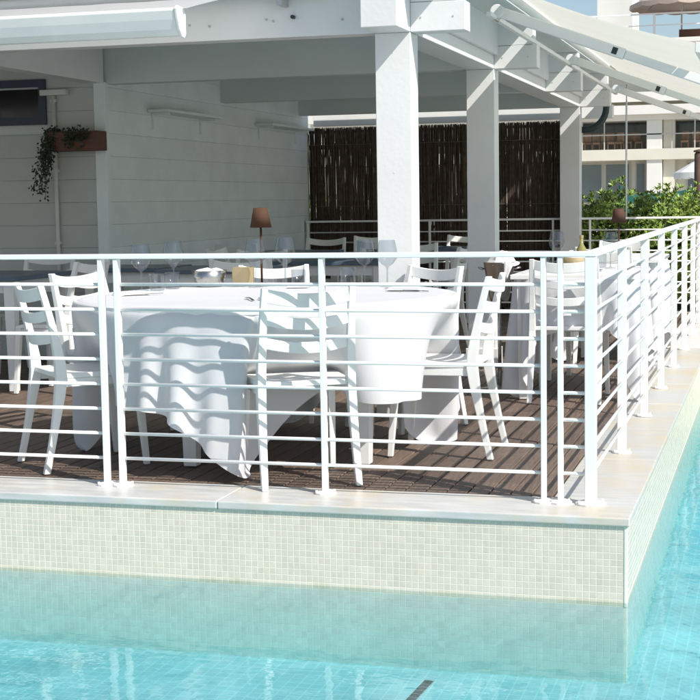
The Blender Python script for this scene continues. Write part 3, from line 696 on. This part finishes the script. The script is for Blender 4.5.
# bare slate-topped tables under the roof
GT, G3 = 'bare tables under the roof', 'chairs under the roof'
rect_table('slate_table', -5.0, -4.0, 2.82, 3.7, 'bare slate blue table with white legs in front of the planter wall', 'tablenavy', group=GT)
rect_table('slate_table', -3.42, -2.72, 3.7, 4.4, 'bare slate blue table behind the steel bread basket', 'tablenavy', group=GT)
rect_table('slate_table', -4.14, -3.5, 4.0, 4.6, 'bare slate blue table at the wall corner with trim', 'tablenavy', group=GT)
rect_table('slate_table', -3.05, -2.1, 4.95, 5.75, 'bare slate blue table behind the lamp and nearest column', 'tablenavy', group=GT)
rect_table('slate_table', -3.95, -3.2, 6.9, 7.65, 'bare slate blue table along the plank wall under the far shelf', 'tablenavy', group=GT)
rect_table('slate_table', -3.0, -2.1, 7.7, 8.5, 'bare slate blue table nearest the reed screen', 'tablenavy', group=GT)
for c, d, lb in (((-4.45,3.95),(0,-1),'white chair behind the slate table below the planter'), ((-4.55,2.55),(0,1),'white chair before the slate table below the planter'), ((-3.75,2.95),(-1,.1),'white chair beside the slate table below the planter'),
        ((-2.62,3.35),(-.2,1),'white chair in front of the slate table behind the bread basket'), ((-3.05,4.66),(0,-1),'white chair behind the slate table behind the bread basket'),
        ((-3.78,6.62),(.1,1),'white chair before the slate table under the far shelf'), ((-3.35,5.35),(1,0),'white chair at the wall end of the slate table behind the lamp'), ((-1.82,5.3),(-1,0),'white chair between the slate table and the second column'),
        ((-3.55,8.0),(0,-1),'white chair behind the slate table under the far shelf'), ((-2.75,7.45),(0,1),'white chair before the slate table nearest the reed screen'), ((-2.3,8.75),(0,-1),'white chair right in front of the reed screen by the column'), ((-3.2,8.75),(.3,-1),'white chair right in front of the reed screen by the plank wall'), ((-2.2,6.05),(0,-1),'white chair behind the slate table behind the lamp')):
    chair(c, d, lb, G3, False)

# ------------------------------------------------------------------ things on the tables
TZ = .757
def lamp(loc, label, m_, lo=0):
    t = thing('table_lamp', label, 'lamp', loc)
    obj('lamp_base', MB().lathe([(.052,0),(.054,.004),(.052,.012),(.012,.018)], 28), m_, t, smooth=True)
    obj('stem', MB().tube([(0,0,.015),(0,0,.34-lo)], .006, 10), m_, t, smooth=True)
    sh = obj('lamp_shade', MB().loft([[(r*math.cos(2*math.pi*k/32), r*math.sin(2*math.pi*k/32), z_-lo) for k in range(32)] for r, z_ in ((.055,.31),(.0575,.308),(.0375,.412),(.035,.4125),(.0,.4115))], cap=False), m_, t, smooth=True)
    return t
lamp((-1.945,1.72,TZ), 'copper brown cordless table lamp on the big round table', 'lamp')
lamp((-.45,5.55,TZ), 'mauve brown cordless table lamp in front of the green hedge', 'lamp2', .06)
def wine(loc, label, s=1.0, g_='wine glasses'):
    t = thing('wine_glass', label, 'wine glass', loc, 0, g_)
    prof = [(.036,0),(.036,.003),(.012,.007),(.0045,.014),(.004,.085),(.008,.1),(.03,.116),(.05,.142),(.0535,.165),(.048,.2),(.040,.238)]
    obj('glass_body', MB().lathe([(r*s, z_*s) for r, z_ in prof], 28, cap=False), 'glass', t, smooth=True); return t
def tumbler(loc, label, g_='tumblers', s=1.):
    t = thing('tumbler', label, 'glass', loc, 0, g_)
    obj('glass_body', MB().lathe([(.0,.0),(.036*s,.0),(.039*s,.085*s)], 26, cap=False), 'glass', t, smooth=True); return t
wine((-2.44,1.27,TZ), 'wine glass on the big round table next to the paired railing posts')
wine((-2.37,1.53,TZ), 'wine glass beside the steel bread basket', 1.04)
wine((-1.93,1.58,TZ), 'wine glass standing in front of the copper lamp stem', 1.05)
wine((-1.84,1.80,TZ), 'wine glass just behind the copper lamp', 1.06)
wine((-1.40,1.80,TZ), 'wine glass between the tumbler and the nearest column')
wine((-1.24,1.66,TZ), 'wine glass in front of the white column')
tumbler((-2.38,1.33,TZ), 'low tumbler beside the wine glass by the paired posts')
tumbler((-2.35,1.46,TZ), 'tumbler between wine glass and bread basket')
tumbler((-1.50,1.83,TZ), 'tumbler left of the nearest column on the big round table', s=1.08)
tumbler((-1.74,1.72,TZ), 'tumbler next to the folded napkin on the big round table')
# bread basket
t = thing('bread_basket', 'steel bread basket lined with a white napkin', 'basket', (-2.22,1.66,TZ))
obj('basket_body', MB().lathe([(.0,.0),(.07,.0),(.095,.085),(.093,.085),(.068,.004),(0,.004)], 28, cap=False), 'steel', t, smooth=True)
b = MB(); n = 22; rings = []
for r, z_ in ((.01,.088),(.03,.092),(.05,.088),(.07,.082),(.082,.07)):
    rings.append([((r+.008*math.sin(5*q))*math.cos(q), (r+.008*math.sin(5*q))*math.sin(q), z_+.007*math.sin(3*q+r*30)) for q in [2*math.pi*k/n for k in range(n)]])
b.loft(rings, True); obj('napkin', b, 'napkin', t, smooth=True)
# wooden box
t = thing('wooden_caddy', 'pale wooden table caddy beside the copper lamp base', 'caddy', (-2.05,1.72,TZ), .25)
for s in (-1,1):
    obj('side_panel', MB().box((-.055,s*.04-.005,0),(.055,s*.04+.005,.098)), 'wood', t, bevel=.002)
    obj('end_panel', MB().box((s*.05-.005,-.0345,0),(s*.05+.005,.0345,.098)), 'wood', t, bevel=.002)
obj('base_panel', MB().box((-.0445,-.0345,.001),(.0445,.0345,.008)), 'wood', t)
obj('napkin_roll', MB().tube([(-.02,0,.01),(-.02,0,.085)], .022, 12), 'napkin', t, smooth=True); obj('napkin_roll', MB().tube([(.024,0,.01),(.024,0,.08)], .019, 12), 'napkin', t, smooth=True)
# cutlery and napkins
def fork(loc, rz, label, kind='fork'):
    t = thing(kind, label, 'cutlery', loc, rz, 'cutlery')
    obj('handle', MB().loft([[(-w_,y,z_),(w_,y,z_),(w_*.8,y,z_+.003),(-w_*.8,y,z_+.003)] for y,w_,z_ in ((-.1,.006,.001),(-.05,.005,.004),(.03,.003,.006))]), 'cutlery', t)
    if kind == 'fork':
        obj('head', MB().box((-.01,.03,.004),(.01,.05,.007)), 'cutlery', t, bevel=.001)
        for k in range(4): obj('tine', MB().box((-.01+.0055*k,.0502,.003),(-.0072+.0055*k,.095,.006)), 'cutlery', t)
    else: obj('blade', MB().loft([[(-.003,y,.004),(w_,y,.004),(w_,y,.006),(-.003,y,.006)] for y,w_ in ((.03,.008),(.09,.009),(.12,.002))]), 'cutlery', t)
for loc, rz, lb, kd in (((-1.62,.62,TZ),.5,'fork lying behind the front chair back','fork'), ((-1.36,.66,TZ),.7,'knife lying behind the front chair back','knife'), ((-2.42,.98,TZ),-.9,'fork on the cloth beside the paired posts','fork'), ((-2.3,.92,TZ),-.9,'knife on the cloth beside the paired posts','knife'),
        ((-1.02,1.22,TZ),1.5,'knife on the cloth near the side-on chair','knife'), ((-1.1,1.42,TZ),1.4,'fork on the cloth near the side-on chair','fork'), ((-.62,3.2,TZ),.1,'fork on the second tablecloth','fork'), ((-.33,3.22,TZ),.0,'knife on the second tablecloth','knife')):
    fork(loc, rz, lb, kd)
def napkin(loc, rz, label):
    t = thing('folded_napkin', label, 'napkin', loc, rz, 'folded napkins')
    b = MB(); 
    for k in range(3): b.box((-.055+.004*k,-.085+.003*k,.001+.0045*k),(.055-.003*k,.085-.004*k,.0048+.0045*k))
    obj('linen', b, 'napkin', t, bevel=.0015)
napkin((-2.36,.96,TZ), -.9, 'folded napkin between fork and knife beside the paired posts'); napkin((-1.06,1.32,TZ), 1.5, 'folded napkin near the side-on chair'); napkin((-1.5,.6,TZ), .6, 'folded napkin behind the front chair back'); napkin((-1.7,1.6,TZ), .2, 'folded napkin next to the tumbler')
wine((-.66,3.75,TZ), 'wine glass on the second tablecloth next to the bottle', .95); wine((-.30,3.55,TZ), 'wine glass on the second tablecloth near the side railing', .95)
tumbler((-.70,3.60,TZ), 'tumbler on the second tablecloth towards the cooler'); tumbler((-.38,3.72,TZ), 'tumbler on the second tablecloth between the wine glasses')
t = thing('bottle', 'pale green oil bottle on the second tablecloth', 'bottle', (-.51,3.8,TZ))
obj('bottle_body', MB().lathe([(.0,0),(.03,0),(.032,.01),(.032,.11),(.012,.145),(.011,.18)], 20), 'oil', t, smooth=True); obj('cap', MB().lathe([(.013,.1805),(.013,.2)], 14), 'wood', t)
t = thing('bread_basket', 'pale wicker bread basket on the second tablecloth', 'basket', (-.52,3.55,TZ))
obj('basket_body', MB().lathe([(.0,.0),(.06,.0),(.085,.07),(.082,.07),(.057,.005),(0,.005)], 24, cap=False), 'wood', t, smooth=True); obj('napkin', MB().lathe([(.075,.055),(.08,.08),(.04,.095),(.0,.09)], 16), 'napkin', t, smooth=True)
# wine cooler stand
t = thing('wine_cooler_stand', 'steel wine bucket on a slim floor stand with a white napkin', 'wine cooler', (-.975,3.43,0))
obj('base', MB().lathe([(.13,0),(.13,.008),(.05,.02),(.012,.03)], 30), 'steel', t, smooth=True)
obj('pole', MB().tube([(0,0,.03),(0,0,.56)], .012, 12), 'steel', t, smooth=True)
obj('bucket', MB().lathe([(.0,.56),(.055,.56),(.066,.6),(.098,.80),(.102,.805),(.096,.806),(.06,.6),(.0,.58)], 30, cap=False), 'steel', t, smooth=True)
for s in (-1,1): obj('handle', MB().tube([(s*.1,-.03,.76),(s*.125,-.02,.77),(s*.13,0,.77),(s*.125,.02,.77),(s*.1,.03,.76)], .006, 8), 'steel', t, smooth=True)
b = MB(); nn = 18; rings = []
for r, z_ in ((.004,.868),(.03,.862),(.055,.845),(.07,.822),(.08,.806),(.092,.80),(.1,.79)):
    rings.append([(.02+(r+.012*math.sin(4*q+z_*40))*math.cos(q), (r+.010*math.sin(5*q))*math.sin(q), z_+.010*math.sin(3*q+r*60)) for q in [6.2832*k/nn for k in range(nn)]])
b.loft(rings, False)
tl = [[(.05+.02*i-.004*j*i, -.108-.006*math.sin(i*2+j), .81-.028*j+.01*math.sin(i*1.7)) for i in range(4)] for j in range(5)]
b.add([v for r in tl for v in r], [(j*4+i,j*4+i+1,j*4+i+5,j*4+i+4) for j in range(4) for i in range(3)])
o = obj('napkin', b, 'napkin', t, smooth=True); sm = o.modifiers.new('thick', 'SOLIDIFY'); sm.thickness = .004

# ================================================================== BEHIND THE DECK
def shrub(x_, y_, h, rx, ry, label, m_, n=230):
    t = thing('hedge_shrub', label, 'shrub', (x_, y_, -.03), 0, 'hedge shrubs behind the deck'); lf = MB(); st = MB()
    for k in range(7):
        a = random.uniform(0,6.28); e = Vector((rx*.7*math.cos(a), ry*.7*math.sin(a), h*random.uniform(.6,.85))); st.tube([(0,0,0),e*.5+Vector((0,0,.1)),e], [.02,.014,.006], 5)
    for k in range(n):
        while True:
            q = Vector((random.uniform(-1,1), random.uniform(-1,1), random.uniform(-1,1)))
            if .35 < q.length < 1: break
        q = q*(1 if random.random() < .25 else .97/q.length*random.uniform(.82,1.1))
        c = Vector((q.x*rx*(1+.2*math.sin(4*q.z+x_*9)), q.y*ry, h*.5+q.z*h*.5*(1+.1*math.sin(7*q.x+x_*5))))
        if c.z < .05: continue
        ax = (Vector((q.x/rx*.5, q.y/ry*.5, .5+q.z*.6))+rv()*.28).normalized(); tn = ax.orthogonal().normalized(); bt = ax.cross(tn); nl = random.randint(7,10); sz = random.uniform(.75,1.25)
        for i in range(nl):
            a = 6.283*i/nl+random.uniform(-.3,.3); sp_ = random.uniform(.35,1.1); rd = tn*math.cos(a)+bt*math.sin(a)
            leaf_quad(lf, c+rd*.004, rd*sp_+ax*(.75), ax, random.uniform(.045,.075)*sz, random.uniform(.018,.028)*sz)
    obj('foliage', lf, m_, t); obj('stem', st, 'stem', t); return t
hx = -5.0
i = 0
while hx < 2.6:
    shrub(hx, 10.75+random.uniform(-.12,.12), random.uniform(1.2,1.33), .44, .5, 'lower green shrub in the front row of the hedge, against the rear railing', 'leaf' if i % 2 else 'leaf2', 900 if hx > -1.9 else 260); hx += .55; i += 1
hx = -4.6
while hx < 2.6:
    shrub(hx, 11.6+random.uniform(-.1,.1), random.uniform(1.26,1.38), .5, .5, 'taller green shrub in the back row of the hedge, next to the teal netting', 'leaf2' if i % 2 else 'leaf', 560 if hx > -1.9 else 200); hx += .7; i += 1
# teal netting fence and timber post past the hedge
t = thing('netting_fence', 'teal green wind netting on posts past the hedge', 'fence', (0, 14.2, -.03))
vs = []; fs = []
for i in range(25):
    X = -1.35+i*.14; tp = 1.2+.018*i+.02*math.sin(i*.9)
    for z_ in (0.05, .7, tp): vs.append((X, .02*math.sin(i*.7+z_*3), z_))
for i in range(24):
    for k in (0,1): a = i*3+k; fs.append((a,a+3,a+4,a+1))
b = MB(); b.add(vs, fs); o = obj('netting', b, 'net', t, smooth=True); sm = o.modifiers.new('thick','SOLIDIFY'); sm.thickness = .006
for X in (-1.3,.3,1.9): obj('post', MB().tube([(X,.04,0),(X,.04,1.5+.1*X)], .02, 8), 'net', t)
t = thing('timber_post', 'thick brown timber post rising past the hedge', 'post', (-.2, 12.6, -.03))
obj('shaft', MB().lathe([(.075,0),(.07,.8),(.068,1.72),(.05,1.74)], 18), 'barkpost', t, smooth=True); obj('cap', MB().lathe([(.078,1.7405),(.078,1.76),(.02,1.775)], 18), 'barkpost', t)

# ------------------------------------------------------------------ far hotel
hb = thing('hotel_building', 'long white hotel with glazed upper storey and roof terrace past the hedge', 'building', (0, 75, -.03))
def part(name, a, b_, m_, par=None, bevel=0): return obj(name, MB().box(a, b_), m_, par or hb, bevel=bevel)
X0, X1 = -24, 16
part('ground_wall', (X0,0,0),(X1,10,3.55),'bcream'); part('floor_slab', (X0,-1.6,3.1),(X1,-.003,3.66),'bcream')
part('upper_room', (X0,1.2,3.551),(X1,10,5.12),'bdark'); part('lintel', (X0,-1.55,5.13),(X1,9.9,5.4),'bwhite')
part('roof_slab', (X0,-2.2,5.402),(X1,9.8,5.87),'bwhite'); part('soffit', (X0,-1.2,5.872),(X1,9.7,6.06),'bcream'); part('terrace_slab', (X0,-2.0,6.062),(X1,9.6,6.55),'bwhite')
part('top_storey', (X0,2.5,6.552),(X1,9.5,9.0),'bwhite'); part('terrace_floor', (X0,1.2,9.002),(X1,9.6,9.22),'bwhite')
part('stair_tower', (-8.9,3,9.221),(-7.0,7,13.5),'bwhite')
for X in (-5.85,-13.2,2.4,9.5):
    c = part('column', (X,-1.5,0),(X+.78,-.72,5.128),'bwhite', bevel=.02); part('column_wing', (X+.82,-1.1,0),(X+1.4,-.2,5.127),'bcream')
for X in (-9.6,-8.15,-6.55,-3.9,-1.5,.9,4.0,6.4,-11.8,-15.5,-18.):
    f_ = part('window', (X,-.08,.9),(X+(1.35 if X != -6.55 else .55),-.002,3.0),'bframe'); part('pane', (X+.07,-.1,.97),(X+(1.28 if X != -6.55 else .48),-.081,2.93),'bglass',f_)
for i, X in enumerate(np.arange(-23, 15, 1.15)):
    part('mullion', (X,-1.45,3.661),(X+.06,-1.40,5.129),'bframe')
part('handrail', (X0,-1.5,4.38),(X1,-1.46,4.44),'bframe'); part('upper_glass', (X0,1.12,4.5),(X1,1.19,5.1),'bglass')
rl = part('terrace_handrail', (X0,-1.9,10.42),(X1,-1.82,10.5),'rail')
part('terrace_handrail', (X0,-1.89,9.86),(X1,-1.84,9.91),'rail')
part('terrace_kerb', (X0,-2.0,9.0),(X1,1.19,9.22),'bwhite')
for X in np.arange(-23.46, 15, 3.0): part('terrace_post', (X-.06,-1.9,9.221),(X+.06,-1.82,10.418),'rail')
part('roof_planter', (-4.3,-.6,9.221),(2,.6,9.75),'box')
for i in range(22):
    X = -10.6+i*.42+random.uniform(-.08,.08)
    if -6.1 < X < -4.2: continue
    t = thing('wicker_chair', 'brown wicker chair in the row behind the hotel upper handrail', 'chair', (X, 74.2+random.uniform(-.3,.3), 3.63), random.uniform(-.3,.3), 'wicker chairs on the hotel upper floor')
    obj('seat', MB().box((-.2,-.2,.3),(.2,.2,.42)), 'wicker', t, bevel=.03); obj('backrest', MB().box((-.2,.14,.421),(.2,.2,.9)), 'wicker', t, bevel=.03)
    for sx in (-1,1):
        for sy in (-1,1): obj('leg', MB().box((sx*.17-.02,sy*.17-.02,.001),(sx*.17+.02,sy*.17+.02,.299)), 'wicker', t)
def parasol(loc, r, h, m_, label, n=8, drop=.9):
    t = thing('parasol', label, 'parasol', loc)
    obj('pole', MB().tube([(0,0,0),(0,0,h)], .045, 8), 'bframe', t)
    prof = [(.03,h+.05),(r*.5,h-drop*.42),(r,h-drop)]
    b = MB(); rings = [[(q*math.cos(6.2832*k/(n*2))*(1 if k % 2 == 0 else .955), q*math.sin(6.2832*k/(n*2))*(1 if k % 2 == 0 else .955), z_) for k in range(n*2)] for q, z_ in prof]; b.loft(rings, False); c = obj('canopy', b, m_, t)
    s_ = c.modifiers.new('thick','SOLIDIFY'); s_.thickness = .03
    b = MB(); ns = n*8; f1 = []; f2 = []
    for k in range(ns):
        a = 6.2832*k/ns; seg = (k/ns*n) % 1; rr = r*(1-.045*math.sin(math.pi*seg)); f1.append((rr*math.cos(a),rr*math.sin(a),h-drop)); f2.append((rr*1.01*math.cos(a),rr*1.01*math.sin(a),h-drop-.2-.07*abs(math.sin(k*math.pi/4))))
    b.loft([f1,f2],False); v = obj('valance', b, m_, c); s_ = v.modifiers.new('thick','SOLIDIFY'); s_.thickness = .02
    for k in range(n): obj('rib', MB().tube([(0,0,h-.05),(r*.98*math.cos(6.2832*k/n),r*.98*math.sin(6.2832*k/n),h-drop-.02)], .018, 5), 'bframe', t)
    return t
parasol((-4.18,74.6,9.19), 2.65, 3.0, 'umb', 'large beige parasol with scalloped edge on the hotel roof terrace', drop=1.15)
parasol((-2.35,58,-.03), 1.1, 2.72, 'umbw', 'white parasol standing before the hotel behind the netting', drop=.55)
